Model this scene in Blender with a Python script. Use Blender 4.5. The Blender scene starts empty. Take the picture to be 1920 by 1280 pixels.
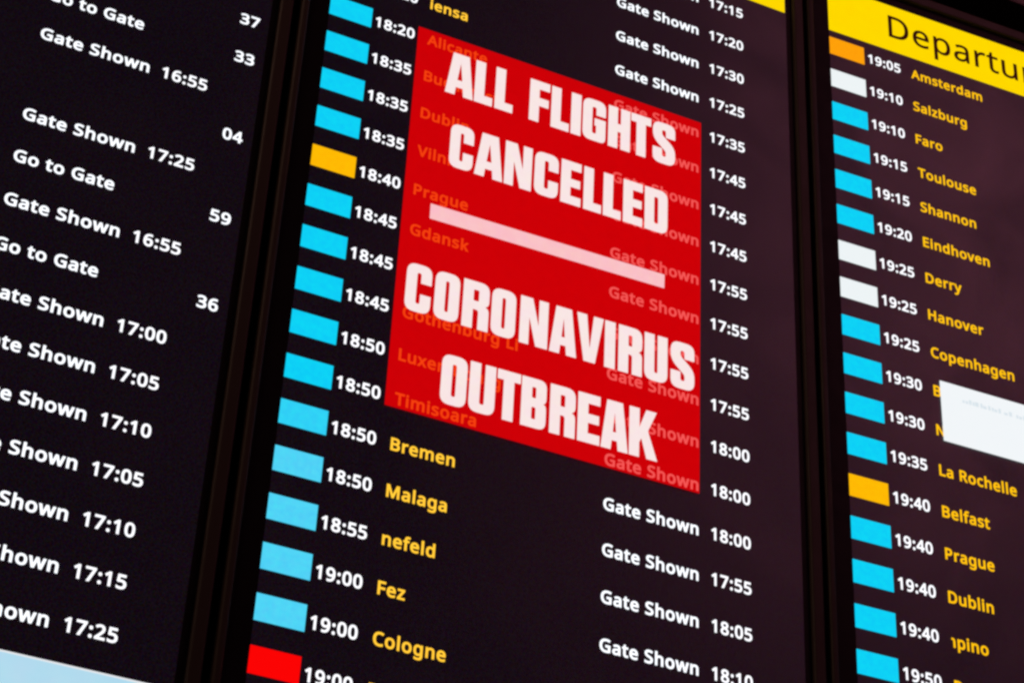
import bpy, bmesh, math, os
from mathutils import Matrix, Vector

scene = bpy.context.scene
COL = scene.collection

# ------------------------------------------------------------------ units
# layout is measured in flight-row pitches; one row on the board is 60 mm tall
S = 0.06
Z0 = 3.51            # height of the middle board's reference row above the floor


def W(u, v, n):      # board coordinates (right, up, out of the wall) -> world
    return Vector((u * S, -n * S, v * S + Z0))


# ------------------------------------------------------------------ camera
cam = bpy.data.cameras.new('camera')
cam.sensor_width = 36.0
cam.lens = 4172.0 / 1920.0 * 36.0
cam.clip_end = 100
camo = bpy.data.objects.new('camera', cam)
COL.objects.link(camo)
right = Vector((0.907037, -0.418441, 0.046813))
down = Vector((0.270648, 0.494249, -0.826116))
fwd = Vector((0.322543, 0.761987, 0.561552))
m = Matrix((right, -down, -fwd)).transposed().to_4x4()
m.translation = W(-9.5988, -31.8543, 33.3720)
camo.matrix_world = m
scene.camera = camo

# ------------------------------------------------------------------ world and lamps (a dim hall at night)
world = bpy.data.worlds.new('World')
scene.world = world
world.use_nodes = True
bg = world.node_tree.nodes['Background']
bg.inputs['Color'].default_value = (1.0, 0.72, 0.55, 1)
bg.inputs['Strength'].default_value = 0.006


def area_lamp(name, loc, target, sx, sy, power, color):
    d = bpy.data.lights.new(name, 'AREA')
    d.shape = 'RECTANGLE'
    d.size, d.size_y, d.energy, d.color = sx, sy, power, color
    o = bpy.data.objects.new(name, d)
    COL.objects.link(o)
    o.location = loc
    o.rotation_euler = (Vector(target) - Vector(loc)).to_track_quat('-Z', 'Y').to_euler()
    return o


# added reddish lamp up right; its mirroring stands in for the screens' oblique-angle glow
area_lamp('added_glow_lamp', W(45, 33, 34), W(45, 33, 0), 2.0, 2.6, 19.5, (1.0, 0.28, 0.42))
# warm ceiling lamps over the concourse
area_lamp('ceiling_lamp', W(-34, 22, 20), W(3, -5, 0), 1.0, 0.6, 13.0, (1.0, 0.54, 0.38))

vs = scene.view_settings
vs.view_transform = 'Standard'
vs.look = 'None'
vs.exposure = 0.0
vs.gamma = 1.0
scene.cycles.filter_width = 2.7
scene.cycles.max_bounces = 6
scene.cycles.transparent_max_bounces = 16


# ------------------------------------------------------------------ materials
def lin(c):
    return tuple(((x / 255) / 12.92 if x / 255 <= 0.04045 else ((x / 255 + 0.055) / 1.055) ** 2.4) for x in c)


def new_mat(name):
    mt = bpy.data.materials.new(name)
    mt.use_nodes = True
    nt = mt.node_tree
    nt.nodes.clear()
    out = nt.nodes.new('ShaderNodeOutputMaterial')
    return mt, nt, out


def mottle(nt, rgb, amount, scale):
    """emission colour with the fine unevenness of a liquid crystal screen"""
    tc = nt.nodes.new('ShaderNodeTexCoord')
    geo = nt.nodes.new('ShaderNodeNewGeometry')
    nz = nt.nodes.new('ShaderNodeTexNoise')
    nz.inputs['Scale'].default_value = scale
    nz.inputs['Detail'].default_value = 3
    nt.links.new(geo.outputs['Position'], nz.inputs['Vector'])
    mx = nt.nodes.new('ShaderNodeMix')
    mx.data_type = 'RGBA'
    mx.blend_type = 'OVERLAY'
    mx.inputs[0].default_value = amount
    mx.inputs[6].default_value = (*rgb, 1)
    nt.links.new(nz.outputs['Color'], mx.inputs[7])
    nt.nodes.remove(tc)
    return mx.outputs[2]


def emit(name, srgb, strength=1.0, amount=0.12, scale=160):
    mt, nt, out = new_mat(name)
    e = nt.nodes.new('ShaderNodeEmission')
    e.inputs['Strength'].default_value = strength
    nt.links.new(mottle(nt, lin(srgb), amount, scale), e.inputs['Color'])
    nt.links.new(e.outputs[0], out.inputs['Surface'])
    return mt


def film(name, srgb, alpha, amount=0.12, scale=90, strength=1.0, tint=(1, 1, 1)):
    """luminous translucent overlay; alpha is for one face, a sheet has two"""
    mt, nt, out = new_mat(name)
    e = nt.nodes.new('ShaderNodeEmission')
    e.inputs['Strength'].default_value = strength
    nt.links.new(mottle(nt, lin(srgb), amount, scale), e.inputs['Color'])
    t = nt.nodes.new('ShaderNodeBsdfTransparent')
    t.inputs['Color'].default_value = (*tint, 1)
    mx = nt.nodes.new('ShaderNodeMixShader')
    mx.inputs[0].default_value = alpha
    nt.links.new(t.outputs[0], mx.inputs[1])
    nt.links.new(e.outputs[0], mx.inputs[2])
    nt.links.new(mx.outputs[0], out.inputs['Surface'])
    return mt


def plastic(name, rgb, rough, bump=0.0, spec=0.5):
    mt, nt, out = new_mat(name)
    b = nt.nodes.new('ShaderNodeBsdfPrincipled')
    b.inputs['Base Color'].default_value = (*rgb, 1)
    b.inputs['Roughness'].default_value = rough
    b.inputs['Specular IOR Level'].default_value = spec
    geo = nt.nodes.new('ShaderNodeNewGeometry')
    nz = nt.nodes.new('ShaderNodeTexNoise')
    nz.inputs['Scale'].default_value = 45
    nz.inputs['Detail'].default_value = 6
    nt.links.new(geo.outputs['Position'], nz.inputs['Vector'])
    rmp = nt.nodes.new('ShaderNodeMapRange')
    rmp.inputs['To Min'].default_value = rough * 0.8
    rmp.inputs['To Max'].default_value = min(1, rough * 1.25)
    nt.links.new(nz.outputs['Fac'], rmp.inputs['Value'])
    nt.links.new(rmp.outputs[0], b.inputs['Roughness'])
    if bump:
        bp = nt.nodes.new('ShaderNodeBump')
        bp.inputs['Strength'].default_value = bump
        bp.inputs['Distance'].default_value = 0.001
        n2 = nt.nodes.new('ShaderNodeTexNoise')
        n2.inputs['Scale'].default_value = 900
        nt.links.new(geo.outputs['Position'], n2.inputs['Vector'])
        nt.links.new(n2.outputs['Fac'], bp.inputs['Height'])
        nt.links.new(bp.outputs[0], b.inputs['Normal'])
    nt.links.new(b.outputs[0], out.inputs['Surface'])
    return mt


def screen_mat():
    """satin screen: dark, faint backlight leaking through, fine colour noise"""
    mt, nt, out = new_mat('screen_black')
    b = nt.nodes.new('ShaderNodeBsdfPrincipled')
    b.inputs['Base Color'].default_value = (0.004, 0.003, 0.005, 1)
    b.inputs['Roughness'].default_value = 0.36
    b.inputs['Specular IOR Level'].default_value = 0.5
    geo = nt.nodes.new('ShaderNodeNewGeometry')
    fine = nt.nodes.new('ShaderNodeTexNoise')
    fine.inputs['Scale'].default_value = 420
    fine.inputs['Detail'].default_value = 2
    nt.links.new(geo.outputs['Position'], fine.inputs['Vector'])
    gain = nt.nodes.new('ShaderNodeVectorMath')
    gain.operation = 'MULTIPLY_ADD'
    gain.inputs[1].default_value = (5.0, 5.0, 5.0)
    gain.inputs[2].default_value = (-1.5, -1.5, -1.5)
    nt.links.new(fine.outputs['Color'], gain.inputs[0])
    lo = nt.nodes.new('ShaderNodeVectorMath')
    lo.operation = 'MAXIMUM'
    lo.inputs[1].default_value = (0.1, 0.1, 0.1)
    nt.links.new(gain.outputs[0], lo.inputs[0])
    mx = nt.nodes.new('ShaderNodeMix')
    mx.data_type = 'RGBA'
    mx.blend_type = 'MULTIPLY'
    mx.inputs[0].default_value = 1.0
    mx.inputs[6].default_value = (*lin((17, 10, 19)), 1)
    nt.links.new(lo.outputs[0], mx.inputs[7])
    smear = nt.nodes.new('ShaderNodeTexNoise')          # wiped glass: gloss changes in soft streaks
    smear.inputs['Scale'].default_value = 5
    smear.inputs['Detail'].default_value = 5
    smear.inputs['Distortion'].default_value = 1.2
    nt.links.new(geo.outputs['Position'], smear.inputs['Vector'])
    rr = nt.nodes.new('ShaderNodeMapRange')
    rr.inputs['From Min'].default_value = 0.3
    rr.inputs['From Max'].default_value = 0.7
    rr.inputs['To Min'].default_value = 0.30
    rr.inputs['To Max'].default_value = 0.44
    nt.links.new(smear.outputs['Fac'], rr.inputs['Value'])
    nt.links.new(rr.outputs[0], b.inputs['Roughness'])
    nt.links.new(mx.outputs[2], b.inputs['Emission Color'])
    b.inputs['Emission Strength'].default_value = 0.8
    nt.links.new(b.outputs[0], out.inputs['Surface'])
    return mt


M = dict(
    screen=screen_mat(),
    mask=plastic('screen_border', (0.005, 0.004, 0.005), 0.5, spec=0.12),
    bezel=plastic('bezel_plastic', (0.05, 0.038, 0.032), 0.5, bump=0.15, spec=0.22),
    housing=plastic('housing_metal', (0.02, 0.018, 0.018), 0.6),
    wall=plastic('wall_paint', (0.012, 0.011, 0.011), 0.7, bump=0.2),
    trim=plastic('trim_wood', (0.06, 0.032, 0.026), 0.5, bump=0.1),
    white=emit('glow_white', (246, 249, 255), 1.25, 0.05),
    time=emit('glow_time_white', (250, 250, 255), 1.2, 0.05),
    city=emit('glow_yellow', (255, 197, 54), 1.15, 0.12),
    city_r=emit('glow_yellow_deep', (255, 192, 12), 1.10, 0.12),
    cyan=emit('glow_cyan', (14, 209, 246), 1.0, 0.26),
    cyan_mid=emit('glow_cyan_mid', (48, 210, 246), 1.0, 0.26),
    cyan_pale=emit('glow_cyan_pale', (80, 212, 246), 1.0, 0.28),
    amber=emit('glow_amber', (255, 186, 4), 1.0, 0.10),
    orange=emit('glow_orange', (255, 160, 10), 1.0, 0.10),
    tile_white=emit('glow_tile_white', (238, 244, 246), 1.0, 0.06),
    red=emit('glow_red', (252, 4, 4), 1.0, 0.08),
    header=emit('glow_header', (255, 216, 0), 1.0, 0.10, 60),
    header_ink=emit('header_ink', (50, 13, 10), 1.0, 0.10),
    window=emit('glow_window', (242, 246, 249), 1.0, 0.08, 60),
    window_ink=emit('glow_window_ink', (218, 229, 236), 1.0, 0.10),
    banner=emit('glow_banner', (178, 219, 238), 1.0, 0.10, 50),
    banner_edge=emit('glow_banner_edge', (228, 232, 236), 1.0, 0.05),
    film_red=film('notice_red', (236, 0, 9), 0.47, 0.30, tint=(1.0, 0.53, 0.50)),
    film_white=film('notice_letter_white', (250, 232, 231), 0.86, 0.28, 90),
    film_pink=film('notice_bar_pink', (252, 196, 202), 0.80, 0.15, 90),
)


# ------------------------------------------------------------------ mesh helpers
def link(name, mesh, mat, parent=None, loc=(0, 0, 0), rot=None):
    o = bpy.data.objects.new(name, mesh)
    COL.objects.link(o)
    if mat and not mesh.materials:
        mesh.materials.append(mat)
    o.parent = parent
    o.location = loc
    if rot:
        o.rotation_euler = rot
    return o


def box_mesh(name, u0, v0, n0, u1, v1, n1, bevel=0.0, seg=2):
    """box in board units, mesh in metres with X right, Z up, -Y out of the wall"""
    bm = bmesh.new()
    bmesh.ops.create_cube(bm, size=1)
    for vv in bm.verts:
        vv.co = Vector(((u0 + (vv.co.x + .5) * (u1 - u0)) * S,
                        -(n0 + (.5 - vv.co.y) * (n1 - n0)) * S,
                        (v0 + (vv.co.z + .5) * (v1 - v0)) * S))
    if bevel:
        bmesh.ops.bevel(bm, geom=bm.edges[:], offset=bevel * S, segments=seg, affect='EDGES', profile=0.5)
    bmesh.ops.recalc_face_normals(bm, faces=bm.faces[:])
    me = bpy.data.meshes.new(name)
    bm.to_mesh(me)
    bm.free()
    return me


FONT = None
try:
    FONT = bpy.data.fonts.load(os.path.join(bpy.utils.resource_path('LOCAL'), 'datafiles', 'fonts',
                                            'NotoSansHebrew-Regular.woff2'))
except Exception:
    FONT = None                                   # Blender's built-in face then
_cache = {}
DG = None


def curve_to_mesh(cu, name):
    o = bpy.data.objects.new('lettering_source', cu)
    COL.objects.link(o)
    bpy.context.view_layer.update()
    dg = bpy.context.evaluated_depsgraph_get()
    me = bpy.data.meshes.new_from_object(o.evaluated_get(dg))
    me.name = name
    bpy.data.objects.remove(o)
    bpy.data.curves.remove(cu)
    return me


CAP = 0.714


def text_mesh(body, cap, bold, sx=1.0, width=None, clip=None, mat=None, space=1.08):
    """flat lettering, cap height and bold in board units; left edge and baseline at the origin"""
    key = (body, cap, bold, sx, width, clip, mat, space)
    if key in _cache:
        return _cache[key]
    cu = bpy.data.curves.new('lettering', 'FONT')
    cu.body = body
    cu.size = cap / CAP
    if FONT:
        cu.font = FONT
    cu.resolution_u = 3
    cu.space_character = space
    cu.fill_mode = 'FRONT'
    cu.bevel_depth = bold
    cu.bevel_resolution = 0
    me = curve_to_mesh(cu, 'lettering')
    xs = [v.co.x for v in me.vertices]
    lo, hi = min(xs), max(xs)
    if width:
        sx = width / (hi - lo)
    zlo = min(v.co.z for v in me.vertices)
    zhi = max(v.co.z for v in me.vertices)
    for v in me.vertices:
        x, y, z = v.co
        d = 0.004 + 0.010 * ((z - zlo) / max(zhi - zlo, 1e-6))     # 0.25 to 0.85 mm proud
        v.co = Vector(((x - lo) * sx * S, -d * S, y * S))
    if clip is not None:
        bm = bmesh.new()
        bm.from_mesh(me)
        bmesh.ops.bisect_plane(bm, geom=bm.verts[:] + bm.edges[:] + bm.faces[:], plane_co=(clip * S, 0, 0),
                               plane_no=(1, 0, 0), clear_inner=True)
        for v in bm.verts:
            v.co.x -= clip * S
        bm.to_mesh(me)
        bm.free()
    me.materials.clear()
    if mat:
        me.materials.append(M[mat])
    _cache[key] = me
    return me


def text_width(body, cap, bold):
    me = text_mesh(body, cap, bold)
    xs = [v.co.x for v in me.vertices]
    return (max(xs) - min(xs)) / S


# ------------------------------------------------------------------ wall behind the boards
def thing(name, label, cat, loc, rz=0.0, group=None):
    o = bpy.data.objects.new(name, None)
    o.empty_display_size = 0.1
    COL.objects.link(o)
    o.location = loc
    o.rotation_euler = (0, 0, rz)
    o['label'] = label
    o['category'] = cat
    if group:
        o['group'] = group
    return o


wall = link('wall', box_mesh('wall', -40, -60, -3.0, 60, 14, -1.4), M['wall'], None, (0, 0, Z0))
wall['kind'] = 'structure'
trim = link('timber_trim', box_mesh('timber_trim', -14, 7.25, -1.4, 30, 9.2, 0.2, 0.06), M['trim'], None, (0, 0, Z0))
trim['label'] = 'dark brown trim board running along the wall above the departure boards'
trim['category'] = 'trim'

# ------------------------------------------------------------------ departure boards
WID, TOP, BOT = 11.03, 5.68, -16.95     # lit area
TW, TH = 0.931, 0.523                    # airline tile
tile_me = {}


def monitor(u0, v_shift, dn, yaw, label):
    root = thing('departure_board', label, 'departure board', W(u0, BOT - 0.6 + v_shift, dn), -yaw,
                 'departure boards side by side')

    def put(name, mesh, mat, u, v, n=0.0, parent=None):
        base = Vector((u * S, -n * S, (v - (BOT - 0.6)) * S))
        return link(name, mesh, mat, parent or root, base)

    put('display_panel', box_mesh('display_panel', 0, BOT, -0.25, WID, TOP, 0), M['screen'], 0, 0)
    # unlit black border of the glass
    L, R_, T, B = -0.45, WID + 0.16, TOP + 0.28, BOT - 0.28
    for nm, a in (('glass_border', (L, B, -0.25, -0.002, T, 0.004)), ('glass_border', (WID + 0.002, B, -0.25, R_, T, 0.004)),
                  ('glass_border', (-0.002, TOP + 0.002, -0.25, WID + 0.002, T, 0.004)),
                  ('glass_border', (-0.002, B, -0.25, WID + 0.002, BOT - 0.002, 0.004))):
        put(nm, box_mesh(nm, *a), M['mask'], 0, 0)
    # proud plastic rails
    e = 0.16
    for a in ((L - e, B - 0.3, -0.9, L, T + 0.3, 0.10), (R_, B - 0.3, -0.9, R_ + 0.27, T + 0.3, 0.10),
              (L, T, -0.9, R_, T + 0.3, 0.10), (L, B - 0.3, -0.9, R_, B, 0.10)):
        put('bezel_rail', box_mesh('bezel_rail', *a, 0.05, 3), M['bezel'], 0, 0)
    put('housing', box_mesh('housing', L + 0.1, B + 0.1, -1.4, R_ - 0.1, T - 0.1, -0.26, 0.1, 2), M['housing'], 0, 0)
    return root, put


def tile(put, mat, v):
    if mat not in tile_me:
        tile_me[mat] = box_mesh('airline_tile', 0, -TH, 0.0025, TW, 0, 0.010)
        tile_me[mat].materials.append(M[mat])
    put('airline_tile', tile_me[mat], None, 0.0, v)


CAPH = 0.318
BOLD = 0.0108
BOLDC = 0.0105
SXC = 1.30 / text_width('Bremen', CAPH, BOLDC)      # cities run at one common setting


def time_txt(put, s, u, v, name, f=1.0):
    put(name, text_mesh(s, CAPH, BOLD, width=0.885 * f, mat='time'), None, u, v)


def city_txt(put, s, v, mat, u=2.20, clip=None):
    put('destination_name', text_mesh(s, CAPH, BOLDC, sx=SXC, mat=mat, clip=clip), None, u, v)


def status_txt(put, s, v, f=1.0):
    w = {'Gate Shown': 2.075, 'Go to Gate': 1.83}[s] * f
    put('gate_status', text_mesh(s, CAPH, BOLD, width=w, mat='white'), None, 6.62, v)


# ---- board with the red notice (its tile column is u = 0)
mid, put = monitor(0, 0, 0, 0, 'black departure board showing times and cities under a red cancellation notice')
put('title_bar', box_mesh('title_bar', 0, 4.2, 0.0025, WID - 0.03, 5.66, 0.010), M['header'], 0, 0)
C, A = 'cyan', 'amber'
rows = [(-1, None, '18:20', 'iensa'), (0, C, '18:20', 'Alicante'), (1, C, '18:35', 'Bucharest'), (2, C, '18:35', 'Dublin'),
        (3, C, '18:35', 'Vilnius'), (4, A, '18:40', 'Prague'), (5, C, '18:45', 'Gdansk'), (6, C, '18:45', None),
        (7, C, '18:45', 'Gothenburg Li'), (8, C, '18:50', 'Luxembourg'), (9, C, '18:50', 'Timisoara'),
        (10, 'cyan_mid', '18:50', 'Bremen'), (11, 'cyan_pale', '18:50', 'Malaga'), (12, 'cyan_pale', '18:55', 'nefeld'),
        (13, 'cyan_pale', '19:00', 'Fez'), (14, 'cyan_pale', '19:00', 'Cologne'), (15, 'red', '19:00', 'B')]
for r, tm, t, c in rows:
    tile(put, tm or C, -r)
    time_txt(put, t, 1.02, -r - 0.43, 'departure_time')
    if c:
        city_txt(put, c, -r - 0.44, 'city')
gate_times = ['17:15', '17:20', '17:30', '17:25', '17:35', '17:45', '17:45', '17:45', '17:55', '17:55', '17:55', '17:55',
              '18:00', '18:00', '18:00', '17:55', '18:05', '18:10']
for k, t in enumerate(gate_times):
    r = k - 4
    status_txt(put, 'Gate Shown', -r - 0.455)
    time_txt(put, t, 8.98, -r - 0.46, 'gate_time')

# ---- board with the gate numbers
U_L = -12.25
lft, put = monitor(U_L, 0, 0, 0, 'black departure board with white gate numbers above a pale blue banner')
left_rows = [(1, None, None, '37'), (2, 'Go to Gate', None, '33'), (3, 'Gate Shown', '16:55', None), (4, None, None, '04'),
             (5, 'Gate Shown', '17:25', None), (6, 'Go to Gate', None, '59'), (7, 'Gate Shown', '16:55', None),
             (8, 'Go to Gate', None, '36'), (9, 'Gate Shown', '17:00', None), (10, 'Gate Shown', '17:05', None),
             (11, 'Gate Shown', '17:10', None), (12, 'Gate Shown', '17:05', None), (13, 'Gate Shown', '17:10', None),
             (14, 'Gate Shown', '17:15', None), (15, 'Gate Shown', '17:25', None)]
for k, s, t, g in left_rows:
    v = -k - 0.55
    if s:
        status_txt(put, s, v, 1.045)
    if t:
        time_txt(put, t, 9.045, v, 'gate_time', 1.045)
    if g:
        put('gate_number', text_mesh(g, CAPH, BOLD, width=0.41, mat='white'), None, 10.42, v)
bn = put('banner', box_mesh('banner', 0, BOT + 0.02, 0.0025, WID, -16.135, 0.010), M['banner'], 0, 0)
put('banner_edge', box_mesh('banner_edge', 0, -16.165, 0.0115, WID, -16.13, 0.013), M['banner_edge'], 0, 0)

# ---- board with the yellow title
U_R, V_R = 12.2205, 3.983
rgt, put = monitor(U_R, 0, -0.012, math.radians(1.55), 'black departure board with a yellow title bar reading Departures')
tb = put('title_bar', box_mesh('title_bar', 0, 4.2, 0.0025, WID - 0.03, 5.665, 0.010), M['header'], 0, 0)
put('title_lettering', text_mesh('Departures', 0.84, 0.010, width=5.15, mat='header_ink', space=1.04), None, 1.655, 4.645, 0.010)
O_, Wt = 'orange', 'tile_white'
rrows = [(O_, '19:05', 'Amsterdam'), (Wt, '19:10', 'Salzburg'), (C, '19:10', 'Faro'), (C, '19:15', 'Toulouse'),
         (C, '19:15', 'Shannon'), (C, '19:20', 'Eindhoven'), (Wt, '19:25', 'Derry'), (Wt, '19:25', 'Hanover'),
         (C, '19:25', 'Copenhagen'), (C, '19:30', 'B'), (C, '19:30', 'N'), (C, '19:35', 'La Rochelle'), (A, '19:40', 'Belfast'),
         (C, '19:40', 'Prague'), (C, '19:40', 'Dublin'), (C, '19:40', 'mpino'), (C, '19:50', 'B')]
for r, (tm, t, c) in enumerate(rrows):
    v = V_R - r
    tile(put, tm, v)
    time_txt(put, t, 1.04, v - 0.40, 'departure_time')
    city_txt(put, c, v - 0.42, 'city_r', 2.22, 0.185 if c == 'mpino' else None)
put('message_window', box_mesh('message_window', 2.38, -6.55, 0.018, 8.6, -5.03, 0.030), M['window'], 0, 0)
import random
rnd = random.Random(4)
bm = bmesh.new()
x = 0.0
while x < 5.0:                                   # a line of print too small to read
    w = rnd.uniform(0.04, 0.10)
    h = rnd.uniform(0.06, 0.12)
    mt = Matrix.Translation((x * S, -0.001 * S, h * S / 2)) @ Matrix.Diagonal((w * S, 0.002 * S, h * S, 1))
    bmesh.ops.create_cube(bm, size=1, matrix=mt)
    x += w + rnd.choice((0.02, 0.03, 0.03, 0.03, 0.10))
mm = bpy.data.meshes.new('message_text')
bm.to_mesh(mm)
bm.free()
put('message_text', mm, M['window_ink'], 2.95, -5.44, 0.031)

# ------------------------------------------------------------------ the red notice
H = 1.12
ST, BAR = 0.22, 0.19


def fillet(pts):
    out = []
    n = len(pts)
    for i, p in enumerate(pts):
        x, y, r = (*p, 0)[:3]
        if not r:
            out.append((x, y))
            continue
        a, b = Vector(pts[i - 1][:2]), Vector(pts[(i + 1) % n][:2])
        c = Vector((x, y))
        da, db = (a - c), (b - c)
        ra, rb = min(r, da.length * .49), min(r, db.length * .49)
        p0, p1 = c + da.normalized() * ra, c + db.normalized() * rb
        for k in range(6):
            t = k / 5
            q = p0 * (1 - t) ** 2 + c * 2 * t * (1 - t) + p1 * t * t
            out.append((q.x, q.y))
    return out


def glyph(ch, w):
    s, b, R = ST, BAR, 0.19
    i = 0.05
    m_ = w / 2
    rect = lambda x0, y0, x1, y1, r=i: [(x0, y0, r), (x0, y1, r), (x1, y1, r), (x1, y0, r)]
    G = {
        'A': [[(0, 0), (.21 * w, 1), (.79 * w, 1), (w, 0), (w - .215, 0), (w - .235, .19), (.235, .19), (.215, 0)],
              [(.255, .36), (m_, .80), (w - .255, .36)]],
        'L': [[(0, 0), (w, 0), (w, b), (s, b), (s, 1), (0, 1)]],
        'F': [[(0, 0), (s, 0), (s, .40), (w - .02, .40), (w - .02, .59), (s, .59), (s, 1 - b), (w, 1 - b), (w, 1), (0, 1)]],
        'E': [[(0, 0), (w, 0), (w, b), (s, b), (s, .41), (w - .02, .41), (w - .02, .59), (s, .59), (s, 1 - b), (w, 1 - b), (w, 1), (0, 1)]],
        'I': [[(0, 0), (w, 0), (w, 1), (0, 1)]],
        'T': [[(m_ - s / 2, 0), (m_ + s / 2, 0), (m_ + s / 2, 1 - b), (w, 1 - b), (w, 1), (0, 1), (0, 1 - b), (m_ - s / 2, 1 - b)]],
        'H': [[(0, 0), (s, 0), (s, .41), (w - s, .41), (w - s, 0), (w, 0), (w, 1), (w - s, 1), (w - s, .60), (s, .60), (s, 1), (0, 1)]],
        'C': [[(0, 0, R), (w, 0, R), (w, .38), (w - s, .38), (w - s, .17, i), (s, .17, i), (s, .83, i), (w - s, .83, i),
               (w - s, .62), (w, .62), (w, 1, R), (0, 1, R)]],
        'G': [[(0, 0, R), (w, 0, .12), (w, .55), (m_ + .01, .55), (m_ + .01, .38), (w - s, .38), (w - s, .17, i), (s, .17, i),
               (s, .83, i), (w - s, .83, i), (w - s, .64), (w, .64), (w, 1, R), (0, 1, R)]],
        'O': [[(0, 0, R), (w, 0, R), (w, 1, R), (0, 1, R)], rect(s, .17, w - s, .83)],
        'D': [[(0, 0), (w, 0, R), (w, 1, R), (0, 1)], rect(s, .18, w - s, .82)],
        'U': [[(0, 1), (0, 0, R), (w, 0, R), (w, 1), (w - s, 1), (w - s, .17, i), (s, .17, i), (s, 1)]],
        'R': [[(0, 0), (s, 0), (s, .41), (w - s, .41, .06), (w - s, 0), (w, 0), (w, .46, .10), (w - .08, .505), (w, .56, .08),
               (w, 1, R), (0, 1)], rect(s, .585, w - s, .83, .03)],
        'B': [[(0, 0), (w, 0, .16), (w, .49, .12), (w - .07, .52), (w, .56, .10), (w, 1, .16), (0, 1)],
              rect(s, .17, w - s, .42, .03), rect(s, .60, w - s, .83, .03)],
        'N': [[(0, 0), (.20, 0), (.20, .60), (w - .25, 0), (w, 0), (w, 1), (w - .20, 1), (w - .20, .42), (.26, 1), (0, 1)]],
        'V': [[(.29 * w, 0), (.71 * w, 0), (w, 1), (w - .215, 1), (m_, .26), (.215, 1), (0, 1)]],
        'K': [[(0, 0), (s, 0), (s, .30), (s + .05, .40), (w - .23, 0), (w, 0), (.66 * w, .57), (w - .02, 1), (w - .25, 1),
               (s, .60), (s, 1), (0, 1)]],
        'S': [[(w, .66), (w - s, .66), (w - s, .83, i), (s, .83, i), (s, .70, i), (w, .44, .16), (w, 0, R), (0, 0, R), (0, .36),
               (s, .36), (s, .17, i), (w - s, .17, i), (w - s, .31, i), (0, .58, .16), (0, 1, R), (w, 1, R)]],
    }
    return [fillet(c) for c in G[ch]]


notice = thing('cancellation_notice', 'translucent red notice reading ALL FLIGHTS CANCELLED CORONAVIRUS OUTBREAK on the board', 'notice',
               W(5.36, -9.53, 0.02))


def sheet(name, contours, mat, n0, thick, tilt=0.0):
    cu = bpy.data.curves.new(name, 'CURVE')
    cu.dimensions = '2D'
    cu.fill_mode = 'BOTH'
    cu.extrude = thick / 2
    for c in contours:
        sp = cu.splines.new('POLY')
        sp.points.add(len(c) - 1)
        for p, (x, y) in zip(sp.points, c):
            p.co = (x, y, 0, 1)
        sp.use_cyclic_u = True
    me = curve_to_mesh(cu, name)
    for v in me.vertices:
        x, y, z = v.co
        v.co = Vector(((x - 5.36) * S, -(n0 + z) * S, (y + 9.53 + (x - 5.36) * tilt) * S))
    me.materials.clear()
    return link(name, me, M[mat], notice)


sheet('backing_film', [[(2.0, -9.53), (8.70, -9.53), (8.745, -0.065), (1.975, -0.075)]], 'film_red', 0.01, 0.012)
lines = [(-1.585, 0.004, [('A', 2.67, 3.30), ('L', 3.33, 3.74), ('L', 3.80, 4.21), ('F', 4.60, 5.06), ('L', 5.11, 5.53), ('I', 5.58, 5.81),
                   ('G', 5.86, 6.40), ('H', 6.47, 6.99), ('T', 7.02, 7.50), ('S', 7.55, 8.09)]),
         (-3.475, 0.004, [('C', 2.88, 3.40), ('A', 3.45, 4.08), ('N', 4.12, 4.73), ('C', 4.80, 5.34), ('E', 5.41, 5.87), ('L', 5.94, 6.35),
                   ('L', 6.40, 6.81), ('E', 6.87, 7.32), ('D', 7.38, 7.92)]),
         (-7.245, 0.010, [('C', 2.20, 2.73), ('O', 2.81, 3.33), ('R', 3.41, 3.97), ('O', 4.03, 4.55), ('N', 4.65, 5.26), ('A', 5.31, 5.90),
                   ('V', 5.90, 6.49), ('I', 6.53, 6.76), ('R', 6.84, 7.37), ('U', 7.43, 7.95), ('S', 8.03, 8.57)]),
         (-9.125, 0.012, [('O', 3.08, 3.61), ('U', 3.67, 4.21), ('T', 4.25, 4.74), ('B', 4.77, 5.30), ('R', 5.385, 5.93), ('E', 5.99, 6.47),
                   ('A', 6.50, 7.09), ('K', 7.12, 7.74)])]
for base, tilt, letters in lines:
    for ch, a, b in letters:
        cs = [[(a + x, base + y * H) for x, y in c] for c in glyph(ch, b - a)]
        sheet('letter', cs, 'film_white', 0.032, 0.012, tilt)
sheet('divider_bar', [[(2.575, -4.955), (7.86, -4.86), (7.865, -4.52), (2.57, -4.59)]], 'film_pink', 0.032, 0.012)
